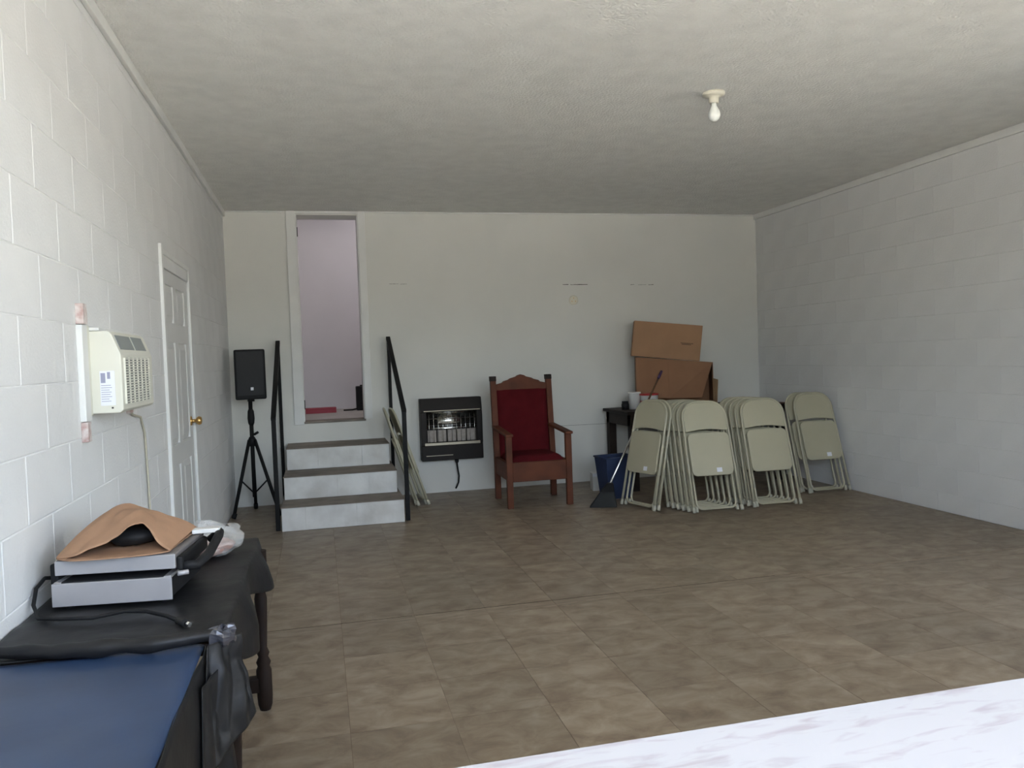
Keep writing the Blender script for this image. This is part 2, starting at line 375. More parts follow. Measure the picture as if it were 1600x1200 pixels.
# front opening: streaked white sill under the camera, lining
win = struct(thing('window_1', 'wide front opening with a white streaked sill', 'window', (0, YF, WZ0))); del win['category']
rel(boxes('window_sill', [((WX0-.05,.24,WZ0-.045),(WX1+.05,.647,WZ0))], M['marble'], .003), win)
rel(boxes('window_frame', [((WX0,.42,WZ0),(WX0+.03,YF-.02,WZ1)),((WX1-.03,.42,WZ0),(WX1,YF-.02,WZ1)),((WX0+.03,.42,WZ1-.03),(WX1-.03,YF-.02,WZ1))], M['white'], .003), win)
d3 = struct(thing('added_side_door', 'added unseen doorway for side light in the right wall near the camera', 'door', (XR, DY0, 0))); del d3['category']  # unseen doorway added to let light in from the right
rel(boxes('added_door_frame', [((XR-.01,DY0-.05,0),(XR+T,DY0+.02,DZ1)),((XR-.01,DY1-.02,0),(XR+T,DY1+.05,DZ1)),((XR-.01,DY0-.05,DZ1-.02),(XR+T,DY1+.05,DZ1+.05))], M['white'], .003), d3)

# ------------------------------------------------------------------ left door (six panels)
d1 = struct(thing('door_1', 'closed white six-panel door with brass knob in the left wall', 'door', (XL, DOY0, 0))); del d1['category']
DW = DOY1-DOY0-.02
g = G(); X0 = -.045
cols = [(.11, DW/2-.05), (DW/2+.05, DW-.11)]; rows = [(.22,.74),(.86,1.44),(1.55,1.76)]
# stiles and rails leave the panel fields recessed
g.box((X0,.01,.01),(-.024,.01+DW,DOZ-.01))
ss = [(.01,.01+.11),(.01+DW/2-.05,.01+DW/2+.05),(.01+DW-.11,.01+DW)]
for a, b in ss: g.box((-.0245,a,.01),(-.012,b,DOZ-.01))
for a, b in ((.01,.22),(.74,.86),(1.44,1.55),(1.76,DOZ-.01)):
    for c, d in cols: g.box((-.0245,c+.01,a),(-.012,d+.01,b))
leaf = g.build('leaf', M['doorw'], d1)
for c, d in cols:
    for a, b in rows:
        vs = [(-.0235,c+.012,a+.002),(-.0235,d+.008,a+.002),(-.0235,d+.008,b-.002),(-.0235,c+.012,b-.002),(-.012,c+.05,a+.04),(-.012,d-.03,a+.04),(-.012,d-.03,b-.04),(-.012,c+.05,b-.04)]
        G().add(vs, [(0,1,5,4),(1,2,6,5),(2,3,7,6),(3,0,4,7),(4,5,6,7)]).build('panel', M['doorw'], leaf)
boxes('casing_board', [((-.01,-.045,0),(.016,.004,DOZ+.045))], M['white'], .003, d1)
boxes('casing_board', [((-.01,DW+.016,0),(.006,DW+.05,DOZ+.03))], M['white'], .003, d1)
boxes('casing_head', [((-.01,.004,DOZ),(.006,DW+.016,DOZ+.03))], M['white'], .003, d1)
for z in (.25, .86, 1.66):
    for q in (0, .055): G().tube([(-.002,.018,z+q),(-.002,.018,z+q+.04)], .009).build('hinge', M['white'], d1)
kn = G().lathe([(.030,0),(.030,.006),(.011,.010),(.011,.030),(.024,.038),(.028,.052),(.022,.064),(.006,.068)], (-.013,DW-.055,.955), 'x').build('knob', M['brass'], d1)

# ------------------------------------------------------------------ air conditioner in left wall
ac = thing('air_conditioner', 'ivory window air conditioner mounted through the left block wall', 'air conditioner', (XL, 3.06, 1.14))
AH, AW, AD = .292, .53, .112
prof = [(0,0),(AD-.012,0),(AD,.010),(AD,.205),(AD-.006,.222),(AD-.028,AH-.012),(AD-.04,AH),(0,AH)]
G().prism(prof, lambda a, b, d: (a, d, b), 0, AW).build('body', M['ac'], ac, .004)
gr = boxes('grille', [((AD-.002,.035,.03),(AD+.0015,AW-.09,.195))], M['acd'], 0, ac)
for i in range(17):
    z = .034+i*.0097
    boxes('louvre', [((AD,.035,z),(AD+.006,AW-.09,z+.0045))], M['ac'], 0, gr)
for i in range(7):
    y = .035+(AW-.125)*i/6
    boxes('rib', [((AD,y-.0015,.03),(AD+.0065,y+.0015,.195))], M['ac'], 0, gr)
tl = Vector((AD-.006,0,.222)); bl_ = Vector((AD-.028,0,AH-.012)); nn = Vector((.058,0,.022)).normalized()
for y0, y1 in ((.03,.25),(.275,.46)):
    a = tl+(bl_-tl)*.06; b = tl+(bl_-tl)*.94
    vs = [(a.x,y0,a.z),(a.x,y1,a.z),(b.x,y1,b.z),(b.x,y0,b.z)]; vs = [Vector(q)-nn*.003 for q in vs]+[Vector(q)+nn*.002 for q in vs]
    G().hexa(vs).build('vent_window', M['acv'], ac)
lb = boxes('rating_label', [((.040,-.0012,.028),(.088,.0002,.150))], M['paper'], 0, ac)
for a, b, z0, z1 in ((.043,.058,.108,.143),(.064,.074,.122,.146),(.043,.075,.098,.100),(.043,.078,.090,.092),(.043,.070,.082,.084),(.043,.076,.074,.076),(.043,.072,.066,.068),(.043,.077,.058,.060),(.043,.068,.050,.052),(.043,.074,.042,.044)):
    boxes('print', [((a,-.0018,z0),(b,-.001,z1))], M['ink'], 0, lb)
boxes('screw', [((.074,-.002,.016),(.080,0,.022))], M['crack'], 0, ac)
boxes('control_panel', [((AD-.001,AW-.08,.03),(AD+.002,AW-.015,.195))], M['ac'], 0, ac)
fr = thing('wall_sleeve_frame', 'white boards with peeling paint framing the air conditioner', 'frame', (XL, 2.95, 1.05))
boxes('frame_board', [((0,.0,.07),(.020,.062,.40))], M['white'], .002, fr)
boxes('frame_board', [((0,.004,.402),(.026,.05,.472))], M['peel'], .002, fr)
boxes('frame_board', [((0,.004,.0),(.022,.046,.068))], M['peel'], .002, fr)
boxes('filler_strip', [((0,.064,.085),(.014,.108,.40))], M['ac'], .002, fr)
boxes('frame_board', [((0,.11,.383),(.045,.62,.394))], M['white'], .002, fr)
boxes('frame_board', [((0,.652,.06),(.02,.70,.36))], M['peel'], .002, fr)
tag(G().tube([(XL+.012,3.60,1.139),(XL+.012,3.66,1.10),(XL+.008,3.83,1.08),(XL+.008,3.90,1.0),(XL+.008,3.92,.82),(XL+.008,3.93,.62),(XL+.01,3.93,.30)], .005, 6).build('power_cord', M['cord']), 'thin tan cord running down the left wall below the air conditioner', 'cord')

# ------------------------------------------------------------------ ceiling lampholder
lp = thing('ceiling_lampholder', 'bare frosted bulb in a cream porcelain holder on the ceiling', 'ceiling light', (2.169, 4.02, H))
G().lathe([(.062,-.0005),(.062,-.012),(.045,-.022),(.028,-.026),(.026,-.055),(.022,-.058)], (0,0,0)).build('holder', M['porcelain'], lp)
G().lathe([(.014,-.056),(.015,-.072),(.024,-.088),(.032,-.108),(.033,-.125),(.026,-.145),(.012,-.156),(.002,-.158)], (0,0,0)).build('bulb', M['bulb'], lp)

# ------------------------------------------------------------------ stairs and railings
st = thing('concrete_stairs', 'three scuffed white concrete steps with worn brown treads below the doorway', 'stairs', (0, 6.34, 0))
SX0, SX1 = -.335, .61
for k, y in enumerate((6.34, 6.69, 7.11)):
    z0, z1 = .187*k, .187*(k+1)
    s = boxes('step', [((SX0+.012*k, y-6.34, z0),(SX1-.02*k, YB-6.342, z1-.006))], M['riser'], .006, st)
    jt = ([SX0,-.155,.235,SX1],[SX0+.012,.10,SX1-.02],[SX0+.024,-.05,.33,SX1-.04])[k]
    for a, b in zip(jt[:-1], jt[1:]):
        boxes('concrete_block', [((a+.001, y-6.34-.006, z0+.002),(b-.001, y-6.34-.0002, z1-.0065))], M['riser'], .002, s)
    boxes('tread', [((SX0+.012*k-.004, y-6.34-.012, z1-.0062),(SX1-.02*k+.004, YB-6.342, z1))], M['conc'], .002, s)
def railing(label, x, ylo, zlo, yhi, zhi, dx):
    t = thing('stair_railing', label, 'railing', (x, ylo, 0), group='railings beside the steps')
    boxes('post', [((-.017,-.017,0),(.017,.017,zlo+.01))], M['black'], .003, t)
    boxes('post', [((dx-.015,yhi-ylo-.03,0),(dx+.015,yhi-ylo,zhi))], M['black'], .003, t)
    d = Vector((dx, yhi-ylo, zhi-zlo)); n = Vector((0,-d.z,d.y)).normalized()*.014
    a, b = Vector((0,-.017,zlo)), Vector((dx,yhi-ylo,zhi)); s = Vector((.019,0,0))
    G().hexa([a-s-n,a+s-n,b+s-n,b-s-n,a-s+n,a+s+n,b+s+n,b-s+n]).build('handrail', M['black'], t, .003)
    return t
railing('black iron railing on the left side of the steps beside the loudspeaker', -.366, 6.40, .87, 7.56, 1.50, .003)
railing('black iron railing on the right side of the steps beside the heater', .642, 6.40, .88, 7.56, 1.51, -.005)

# ------------------------------------------------------------------ loudspeaker on tripod
ts = thing('speaker_stand', 'black tripod stand in the left back corner under the loudspeaker', 'stand', (-.592, 7.15, 0))
G().tube([(0,0,.16),(0,0,.985)], .017, 12).build('pole', M['black'], ts)
G().lathe([(.018,.78),(.026,.80),(.030,.84),(.026,.90),(.018,.92)], (0,0,0)).build('coupling', M['blackpl'], ts)
G().lathe([(.030,.60),(.032,.66),(.022,.68)], (0,0,0)).build('collar', M['blackpl'], ts)
G().tube([(.02,-.02,.70),(.055,-.03,.72)], .011).build('knob', M['blackpl'], ts)
for fx, fy in ((-.165,-.13),(.21,-.14),(-.02,.32)):
    d = Vector((fx,fy,0)).normalized()*.028
    G().tube([(d.x,d.y,.655),(fx,fy,.02)], .0145).build('leg', M['black'], ts)
    G().tube([(fx*.93,fy*.93,.05),(fx*1.02,fy*1.02,.008)], .019).build('rubber_foot', M['blackpl'], ts)
    G().tube([(0,0,.19),(fx*.55,fy*.55,.31)], .007, 6).build('brace', M['black'], ts)
sp = thing('loudspeaker', 'black loudspeaker box on the tripod stand in the left back corner', 'loudspeaker', (-.585, 7.15, .985), (0,0,math.radians(6)))
g = G(); fn = lambda a, b, d: (a, b, d)
g.prism([(-.128,-.10),(.128,-.10),(.085,.12),(-.085,.12)], fn, .02, .445)
g.build('cabinet', M['blackpl'], sp, .012)
boxes('grille', [((-.112,-.108,.05),(.112,-.099,.43))], M['grille'], .006, sp)
boxes('badge', [((-.001,-.112,.098),(.022,-.107,.124))], M['paper'], .002, sp)
G().lathe([(.03,0),(.028,.021)], (0,0,0)).build('socket', M['blackpl'], sp)

# ------------------------------------------------------------------ heater on the back wall
ht = thing('wall_heater', 'dark brown radiant gas heater hung on the back wall', 'heater', (1.203, YB, .325))
W2 = .297; HH = .592; D = -.13
g = G()
g.box((-W2,-.02,0),(W2,0,HH))                                    # back
g.prism([(D,.0),(0,0),(0,.145),(D,.145)], lambda a,b,d: (d,a,b), -W2, W2)     # lower apron
g.prism([(D*.75,HH),(0,HH),(0,HH-.125),(D,HH-.125)], lambda a,b,d: (d,a,b), -W2, W2)   # hood
g.box((-W2,D,.145),(-W2+.055,0,HH-.125)); g.box((W2-.055,D,.145),(W2,0,HH-.125))
g.build('casing', M['heater'], ht, .006)
boxes('trim_bar', [((-W2+.03,D-.006,HH-.122),(W2-.02,D+.004,HH-.113))], M['gold'], .002, ht)
boxes('trim_bar', [((-W2+.03,D-.012,.146),(W2-.03,D+.004,.172))], M['gold'], .002, ht)
rf = G(); iw = W2-.058
rf.grid(2, 10, lambda u, v: ((u*2-1)*iw, -.03-.05*(2*v-1)**2, .30+v*.158), True)
rf.build('reflector', M['chrome'], ht, solid=.002)
for i in range(5):
    x = -iw+.012+i*(2*iw/5)
    boxes('plaque', [((x,-.055,.172),(x+2*iw/5-.012,-.03,.298))], M['radiant'], .002, ht)
boxes('burner_bar', [((-iw,-.075,.288),(iw,-.055,.302))], M['heater'], .002, ht)
for i in range(11):
    x = -iw+.02+i*(2*iw-.04)/10
    G().tube([(x,D+.012,.172),(x,D+.004,.30),(x,D+.012,.462)], .0022, 5).build('guard_wire', M['chrome'], ht)
for z in (.335,.315,.40): G().tube([(-iw,D+.006,z),(iw,D+.006,z)], .0022, 5).build('guard_wire', M['chrome'], ht)
boxes('control_plate', [((W2-.052,D-.004,.18),(W2-.012,D,.40))], M['heater'], .002, ht)
G().lathe([(.012,0),(.010,-.02)], (W2-.01,D+.04,.30), 'x').build('knob', M['chrome'], ht)
boxes('nameplate', [((-W2+.04,D-.003,.045),(.0,D,.052))], M['gold'], .001, ht)
G().lathe([(.018,0),(.018,-.03),(.008,-.045)], (.045,-.06,0), 'z').build('gas_valve', M['blackpl'], ht)
G().tube([(.045,-.06,-.04),(.052,-.06,-.11),(.062,-.055,-.17),(.056,-.05,-.23),(.035,-.05,-.275),(.026,-.05,-.29)], .008, 6).build('gas_hose', M['black'], ht)

# ------------------------------------------------------------------ throne-like armchair
th = thing('pulpit_chair', 'tall wooden armchair with dark red upholstery against the back wall', 'chair', (1.79, 6.76, 0), (0,0,math.radians(-1)))
xw = .262; yf, yb = -.245, .27
for s in (-1, 1):
    boxes('front_leg', [((s*xw-.026,yf-.024,0),(s*xw+.026,yf+.024,.615))], M['wood'], .004, th)
    vs = []
    for z, y in ((0,yb),(.42,yb),(1.105,yb+.075)):
        vs.append([(s*xw-.026,y-.024,z),(s*xw+.026,y-.024,z),(s*xw+.026,y+.024,z),(s*xw-.026,y+.024,z)])
    g = G(); g.add(sum(vs, []), [(0,3,2,1),(8,9,10,11)]+[(4*i+k,4*i+(k+1) % 4,4*i+4+(k+1) % 4,4*i+4+k) for i in (0,1) for k in range(4)])
    po = g.build('back_post', M['wood'], th, .004)
    G().hexa([(s*xw-.029,yb+.046,1.07),(s*xw+.029,yb+.046,1.07),(s*xw+.029,yb+.104,1.07),(s*xw-.029,yb+.104,1.07),(s*xw-.029,yb+.05,1.115),(s*xw+.029,yb+.05,1.115),(s*xw+.029,yb+.108,1.115),(s*xw-.029,yb+.108,1.115)]).build('cap', M['dkwood'], po, .004)
    G().prism([(yf-.05,.612),(yb+.02,.645),(yb+.02,.668),(yf-.05,.635)], YZ, s*xw-.034, s*xw+.034).build('armrest', M['wood'], th, .006)
    boxes('side_rail', [((s*xw-.016,yf+.024,.235),(s*xw+.016,yb-.024,.385))], M['wood'], .003, th)
boxes('front_rail', [((-xw+.026,yf-.018,.225),(xw-.026,yf+.018,.39))], M['wood'], .004, th)
boxes('back_rail', [((-xw+.026,yb-.016,.235),(xw-.026,yb+.016,.36))], M['wood'], .003, th)
def seat_fn(u, v):
    e = min(1, min(u,1-u)*9)*min(1, min(v,1-v)*9); e = math.sqrt(max(0,e))
    return ((u-.5)*2*(xw-.027), yf+.02+v*(yb-yf-.04), .388+.052*e)
G().grid(24, 24, seat_fn).box((-xw+.028,yf+.021,.30),(xw-.028,yb-.021,.389)).build('seat', M['velvet'], th)
ty = lambda z: yb+max(0,(z-.42))/.685*.075
def bk_fn(u, v):
    e = min(1, min(u,1-u)*9)*min(1, min(v,1-v)*9); e = math.sqrt(max(0,e)); z = .36+v*.655
    return ((u-.5)*2*(xw-.027), ty(z)-.004-.030*e, z)
G().grid(22, 26, bk_fn).prism([(.36,0),(1.015,0),(1.015,.02),(.36,.02)], lambda a,b,d: (d, ty(a)+b-.004, a), -xw+.027, xw-.027).build('back_cushion', M['velvet'], th)
crest = [(-xw+.026,.985)]+[(xw-.026,.985)]
top = [(xw-.026,1.040),(.18,1.052),(.165,1.066),(.12,1.078),(.10,1.090),(.05,1.103),(.03,1.116),(0,1.124),(-.03,1.116),(-.05,1.103),(-.10,1.090),(-.12,1.078),(-.165,1.066),(-.18,1.052),(-xw+.026,1.040)]
G().prism(crest+top, lambda a,b,d: (a, ty(b)+d, b), -.022, .016).build('crest_rail', M['wood'], th, .003)

# ------------------------------------------------------------------ dark table in the right back corner
TZ = .742; TX0, TX1, TY0, TY1 = 2.735, 4.40, 6.84, 7.50
dt = thing('side_table', 'long dark wooden table against the back wall behind the folded chairs', 'table', (TX0, TY0, 0))
rel(boxes('tabletop', [((TX0,TY0,TZ-.03),(TX1,TY1,TZ))], M['dkwood'], .004), dt)
rel(boxes('apron', [((TX0+.03,TY0+.015,TZ-.14),(TX1-.03,TY0+.035,TZ-.03))], M['dkwood'], .003), dt)
rel(boxes('apron', [((TX0+.03,TY0+.035,TZ-.14),(TX0+.05,TY1-.02,TZ-.03))], M['dkwood'], .003), dt)
rel(boxes('runner_board', [((TX0+.62,TY0-.004,TZ+.0005),(TX1-.02,TY0+.10,TZ+.012))], M['rdwood'], .003), dt)
for x in (TX0+.03, TX1-.11):
    for y in (TY0+.01, TY1-.09): rel(boxes('leg', [((x,y,0),(x+.075,y+.075,TZ-.03))], M['dkwood'], .004), dt)

# cardboard boxes
lb = thing('cardboard_box', 'open brown cardboard box lying on its side on the dark table', 'box', (3.0, 7.25, TZ), (0,0,math.radians(-20)))
bw, bd = .737, .29; zl, zr = .500, .425; t = .006
def slab(name, vs, m, parent): return G().hexa(vs).build(name, m, parent)
slab('back_panel', [(0,bd-t,0.001),(bw,bd-t,0.001),(bw,bd,0.001),(0,bd,0.001),(0,bd-t,zl),(bw,bd-t,zr),(bw,bd,zr),(0,bd,zl)], M['card2'], lb)
slab('bottom_panel', [(0,0,.001),(bw,0,.001),(bw,bd,.001),(0,bd,.001),(0,0,t),(bw,0,t),(bw,bd,t),(0,bd,t)], M['card2'], lb)
slab('top_panel', [(0,0,zl-t),(bw,0,zr-t),(bw,bd,zr-t),(0,bd,zl-t),(0,0,zl),(bw,0,zr),(bw,bd,zr),(0,bd,zl)], M['card2'], lb)
slab('side_panel', [(0,0,.001),(t,0,.001),(t,bd,.001),(0,bd,.001),(0,0,zl),(t,0,zl),(t,bd,zl),(0,bd,zl)], M['card2'], lb)
slab('side_panel', [(bw-t,0,.001),(bw,0,.001),(bw,bd,.001),(bw-t,bd,.001),(bw-t,0,zr),(bw,0,zr),(bw,bd,zr),(bw-t,bd,zr)], M['card2'], lb)
# two upper flaps closed, the right one pushed in at its lower end; right and lower flaps open
slab('flap', [(.002,-.005,.09),(.31,-.005,.09),(.31,-.001,.09),(.002,-.001,.09),(.002,-.005,zl-.002),(.31,-.005,zl-.033),(.31,-.001,zl-.033),(.002,-.001,zl-.002)], M['card2'], lb)
slab('flap', [(.312,-.006,.085),(.63,.05,.085),(.63,.054,.085),(.312,-.002,.085),(.312,-.006,zl-.033),(bw-.005,-.006,zr+.001),(bw-.005,-.002,zr+.001),(.312,-.002,zl-.033)], M['card2'], lb)
slab('flap', [(.30,-.10,.006),(bw-.03,-.10,.010),(bw-.01,-.002,.045),(.30,-.002,.045),(.30,-.10,.011),(bw-.03,-.10,.015),(bw-.01,-.002,.050),(.30,-.002,.050)], M['cardin'], lb)
slab('flap', [(bw+.012,-.10,.02),(bw+.018,-.10,.02),(bw+.0,-.002,.0),(bw-.006,-.002,.0),(bw+.026,-.10,.26),(bw+.032,-.10,.26),(bw,-.002,.27),(bw-.006,-.002,.27)], M['cardin'], lb)
ub = thing('cardboard_box', 'closed tan cardboard box stacked tilted on top of the open box', 'box', (2.968, 7.275, TZ+.514), (0, math.radians(6.6), math.radians(-20)))
g = G().box((0,0,0),(.655,.28,.345)); g.build('carton', M['card'], ub, .003)
G().box((0,-.002,.002),(.282,.0005,.343)).build('flap', M['card'], ub); G().box((.284,-.003,.002),(.655,.0005,.343)).build('flap', M['card'], ub)
for x0, x1, z in ((.46,.58,.16),(.47,.56,.148)):
    G().box((x0,-.0042,z),(x1,-.0028,z+.005)).build('print', M['dkwood'], ub)

# tubs
def tub(label, x, y, r, h, lid, band):
    t = thing('plastic_tub', label, 'tub', (x, y, TZ), group='tubs on the dark table')
    G().lathe([(r*.90,.0),(r*.97,h*.88),(r,h*.9)], (0,0,0), n=28).build('body', M['tub'], t)
    G().lathe([(r*1.03,h*.88),(r*1.05,h*.97),(r*1.0,h)], (0,0,0), n=28).build('lid', lid, t)
    if band: G().lathe([(r*.925,h*.12),(r*.962,h*.55)], (0,0,0), n=28).build('label_band', M['red'], t)
    return t
tub('plain white plastic tub at the left end of the dark table', 2.938, 7.16, .060, .165, M['tub'], False)
tub('white plastic tub with red lid and red label band on the dark table', 3.055, 7.08, .088, .150, M['red'], True)
dk = thing('small_jar', 'small dark jar beside the white tub on the dark table', 'jar', (2.845, 7.17, TZ))
G().lathe([(.034,0),(.036,.05),(.030,.062)], (0,0,0)).build('body', M['blackpl'], dk); G().lathe([(.031,.062),(.031,.08)], (0,0,0)).build('lid', M['blackpl'], dk)

# bin, small carton, broom
bn = thing('waste_bin', 'blue plastic bin standing on the floor in front of the dark table', 'bin', (2.53, 6.66, 0), (0,0,math.radians(8)))
def taper(w0, d0, w1, d1, z0, z1): return [(-w0,-d0,z0),(w0,-d0,z0),(w0,d0,z0),(-w0,d0,z0),(-w1,-d1,z1),(w1,-d1,z1),(w1,d1,z1),(-w1,d1,z1)]
g = G(); A = taper(.115,.085,.15,.115,0,.37); B_ = taper(.109,.079,.144,.109,.006,.37)
g.add(A+B_, [(0,3,2,1),(0,1,5,4),(1,2,6,5),(2,3,7,6),(3,0,4,7),(8,9,10,11),(8,12,13,9),(9,13,14,10),(10,14,15,11),(11,15,12,8),(4,5,13,12),(5,6,14,13),(6,7,15,14),(7,4,12,15)])
g.build('body', M['blue'], bn, .004)
G().tube([(-.152,-.117,.368),(.152,-.117,.368),(.152,.117,.368),(-.152,.117,.368)], .008, 6, closed=True).build('rim', M['blue'], bn)
g = G(); g.grid(14, 12, lambda u, v: ((u-.5)*.272,(v-.5)*.205,.335+.05*noise.noise(Vector((u*5,v*5,3.1)))), True)
g.build('bin_liner', M['blackpl'], bn, solid=.002)
wc = thing('small_carton', 'small white carton on the floor behind the blue bin', 'carton', (2.50, 7.10, 0), (0,0,math.radians(-6)))
boxes('carton', [((-.045,-.06,0),(.045,.06,.165))], M['tub'], .002, wc); boxes('flap', [((-.0455,-.0612,.135),(.0455,-.0598,.1655))], M['paper'], 0, wc)
br = thing('broom', 'black bristled broom with thin silver handle leaning beside the blue bin', 'broom', (2.27, 6.27, 0))
hb, hd = Vector((.085,.06,.185)), Vector((.865,.76,1.035))
G().tube([hb, hd], .0095, 8).build('handle', M['chrome'], br)
dv = (hd-hb).normalized(); G().tube([hd-dv*.002, hd+dv*.10], .013, 8).build('grip', M['purple'], br)
hx = Vector((.92,-.36,0)).normalized()
def brush(w0, w1, t0, t1, z0, z1, o0, o1):
    vs = []
    for w_, t_, z, o in ((w0,t0,z0,o0),(w1,t1,z1,o1)):
        c = Vector((o[0],o[1],z)); n = Vector((-hx.y,hx.x,0))
        vs += [c-hx*w_-n*t_, c+hx*w_-n*t_, c+hx*w_+n*t_, c-hx*w_+n*t_]
    return vs
G().hexa(brush(.115,.06,.035,.024,.003,.12,(-.01,-.01),(.045,.03))).build('bristles', M['bristle'], br, .006)
G().hexa(brush(.062,.025,.026,.02,.12,.19,(.045,.03),(.085,.06))).build('cap', M['blackpl'], br, .006)

# round plate on the back wall
pl = thing('wall_cover_plate', 'small round off-white cover plate on the back wall', 'cover plate', (2.501, YB, 1.834))
G().lathe([(.048,0),(.048,-.006),(.040,-.010)], (0,0,0), 'y', 24).build('plate', M['porcelain'], pl)
for x, z in ((-.018,-.012),(.018,-.012),(0,.02)): G().lathe([(.005,-.009),(.005,-.012)], (x,0,z), 'y', 8).build('screw', M['brass'], pl)

# ------------------------------------------------------------------ folding chairs
CL = .905
def chair_parts():
    P = []
    R_ = .0105
    path = [(-.203,0,.0),(-.196,0,.45),(-.19,0,.74)]+[(x,0,z) for x,z in arc(-.06,.765,.13,180,90,6)]+[(x,0,z) for x,z in arc(.06,.765,.13,90,0,6)]+[(.19,0,.74),(.196,0,.45),(.203,0,0)]
    P.append(('front_frame', G().tube(path, R_, 8).mesh('front_frame'), 'creamtube', None))
    poly = [(-.181,.648)]+[(-.181+.362*i/10, .648+.018*math.sin(PI*i/10)) for i in range(1,10)]+[(.181,.648),(.181,.75)]+arc(.06,.765,.121,0,90,6)+arc(-.06,.765,.121,90,180,6)+[(-.181,.75)]
    P.append(('backrest', G().prism(poly, XZ, -.007, .005).mesh('backrest'), 'cream', .003))
    P.append(('seat', G().prism(rrect(-.177,.285,.177,.634,.045), XZ, -.022, -.004).mesh('seat'), 'cream', .005))
    ip = [(-.168,.017,.60),(-.168,.017,.12)]+[(x,.017,z) for x,z in arc(-.118,.078,.05,180,270,5)]+[(x,.017,z) for x,z in arc(.118,.078,.05,270,360,5)]+[(.168,.017,.12),(.168,.017,.60)]
    P.append(('rear_frame', G().tube(ip, .0095, 8).mesh('rear_frame'), 'creamtube', None))
    for s in (-1, 1):
        P.append(('front_foot', G().lathe([(.0135,0),(.0145,.02),(.0125,.045)], (s*.203,0,0), n=10).mesh('front_foot'), 'foot', None))
        P.append(('rear_foot', G().lathe([(.013,.005),(.0135,.03),(.0115,.05)], (s*.172,.017,0.0), n=10).mesh('rear_foot'), 'foot', None))
    return P
CP = chair_parts()
for n_, me, m, b in CP: me.materials.append(M[m])
stick_me = G().box((.03,-.0235,.31),(.075,-.0215,.345)).mesh('sticker'); stick_me.materials.append(M['paper'])
def chair(label, x, y, lean, rz, group, sticker=False):
    t = thing('folding_chair', label, 'chair', (x, y, .007), (-math.radians(lean), 0, math.radians(rz)), group)
    for n_, me, m, b in CP:
        o = bpy.data.objects.new(n_, me); C.objects.link(o); o.parent = t
        if b:
            q = o.modifiers.new('bevel', 'BEVEL'); q.width = b; q.segments = 2; q.limit_method = 'ANGLE'; q.angle_limit = math.radians(40)
    if sticker:
        o = bpy.data.objects.new('sticker', stick_me); C.objects.link(o); o.parent = t
    return t
ORD = ['frontmost', 'second', 'third', 'fourth', 'fifth', 'sixth']
def stack(n, x, y, dx, dy, lean, rz, what, stickers):
    for i in range(n):
        lab = f'cream folding chair, {ORD[i]} from the front in {what}'
        chair(lab, x+dx*i, y+dy*i, lean, rz, 'folded chairs in '+what, i == 0 and stickers)
stack(2, 2.50, 6.10, .044, .014, 13, -72, 'the sideways-turned stack beside the broom', True)
stack(6, 3.02, 5.695, -.016, .062, 17, -3, 'the widest stack', True)
stack(5, 3.56, 5.715, -.018, .062, 17, -3, 'the tall middle stack', False)
stack(2, 4.305, 6.08, -.035, .075, 17, 1, 'the short stack beside the right wall', True)
# two seen edge-on beside the steps
for x, y, ln, rz, lab in ((.805,7.18,17,88,'cream folding chair seen edge-on leaning on the side of the steps'),(.880,7.19,18,93,'cream folding chair seen edge-on behind another one beside the steps, nearer the heater')):
    chair(lab, x, y, ln, rz, 'folded chairs leaning by the steps')

# ------------------------------------------------------------------ things in the hallway
rb = thing('red_box', 'flat dark red box on the hallway floor beyond the doorway', 'box', (-.01, 8.95, OZ0), (0,0,.02))
boxes('carton', [((-.16,-.09,0),(.165,.09,.045))], M['redbox'], .004, rb); boxes('lid', [((-.162,-.092,.045),(.167,.092,.055))], M['redbox'], .003, rb)
bb = thing('black_case', 'black case on the hallway floor at the right of the doorway', 'case', (.46, 9.1, OZ0))
boxes('case', [((-.075,-.08,0),(.09,.10,.27))], M['blackpl'], .01, bb); boxes('handle', [((-.03,-.01,.27),(.04,.01,.285))], M['black'], .004, bb)
G().tube([(-.075,-.03,.02),(-.12,-.05,.012),(-.16,-.03,.01),(-.22,-.04,.01)], .008, 6).build('cable', M['black'], bb)

# ------------------------------------------------------------------ tables and covers on the left
BZ = .63; EX = -.272; EXA = -.298
nt_ = thing('folding_table', 'low table along the left wall nearest the camera under blue-black cover', 'table', (XL+.03, .72, 0))
rel(boxes('tabletop', [((XL+.02,.72,BZ-.03),(EXA-.008,1.985,BZ-.002))], M['dkwood'], .004), nt_)
for x in (XL+.06, EXA-.07):
    for y in (.80, 1.88): rel(boxes('leg', [((x,y,0),(x+.04,y+.04,BZ-.03))], M['black'], .004), nt_)
N3 = lambda x, y, z: noise.noise(Vector((x,y,z)))
ca = thing('tablecloth', 'smooth blue-black vinyl cover with its shaded side drop coloured black on the table nearest the camera', 'tablecloth', (EXA, 1.3, BZ))
def coverA(u, v):
    y = .70+v*1.292; x = XL+.006+u*(EXA+.004-(XL+.006))
    return (x, y, BZ+.003+.003*N3(x*7,y*5,0)-.004*max(0,(u-.97)/.03)**2)
rel(G().grid(40, 60, coverA).build('top_sheet', M['vinyl'], solid=.003), ca)
def shaded_dropA(u, v):
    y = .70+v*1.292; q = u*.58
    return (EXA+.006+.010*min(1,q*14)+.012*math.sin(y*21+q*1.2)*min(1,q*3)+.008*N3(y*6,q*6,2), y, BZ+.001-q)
rel(G().grid(30, 60, shaded_dropA).build('shaded_drop', M['plastic'], solid=.002), ca)  # side drop of the same cover, its shade put in as black
ft = thing('wooden_table', 'low dark wooden table with turned legs along the left wall', 'table', (XL+.03, 2.0, 0))
FY1 = 3.13
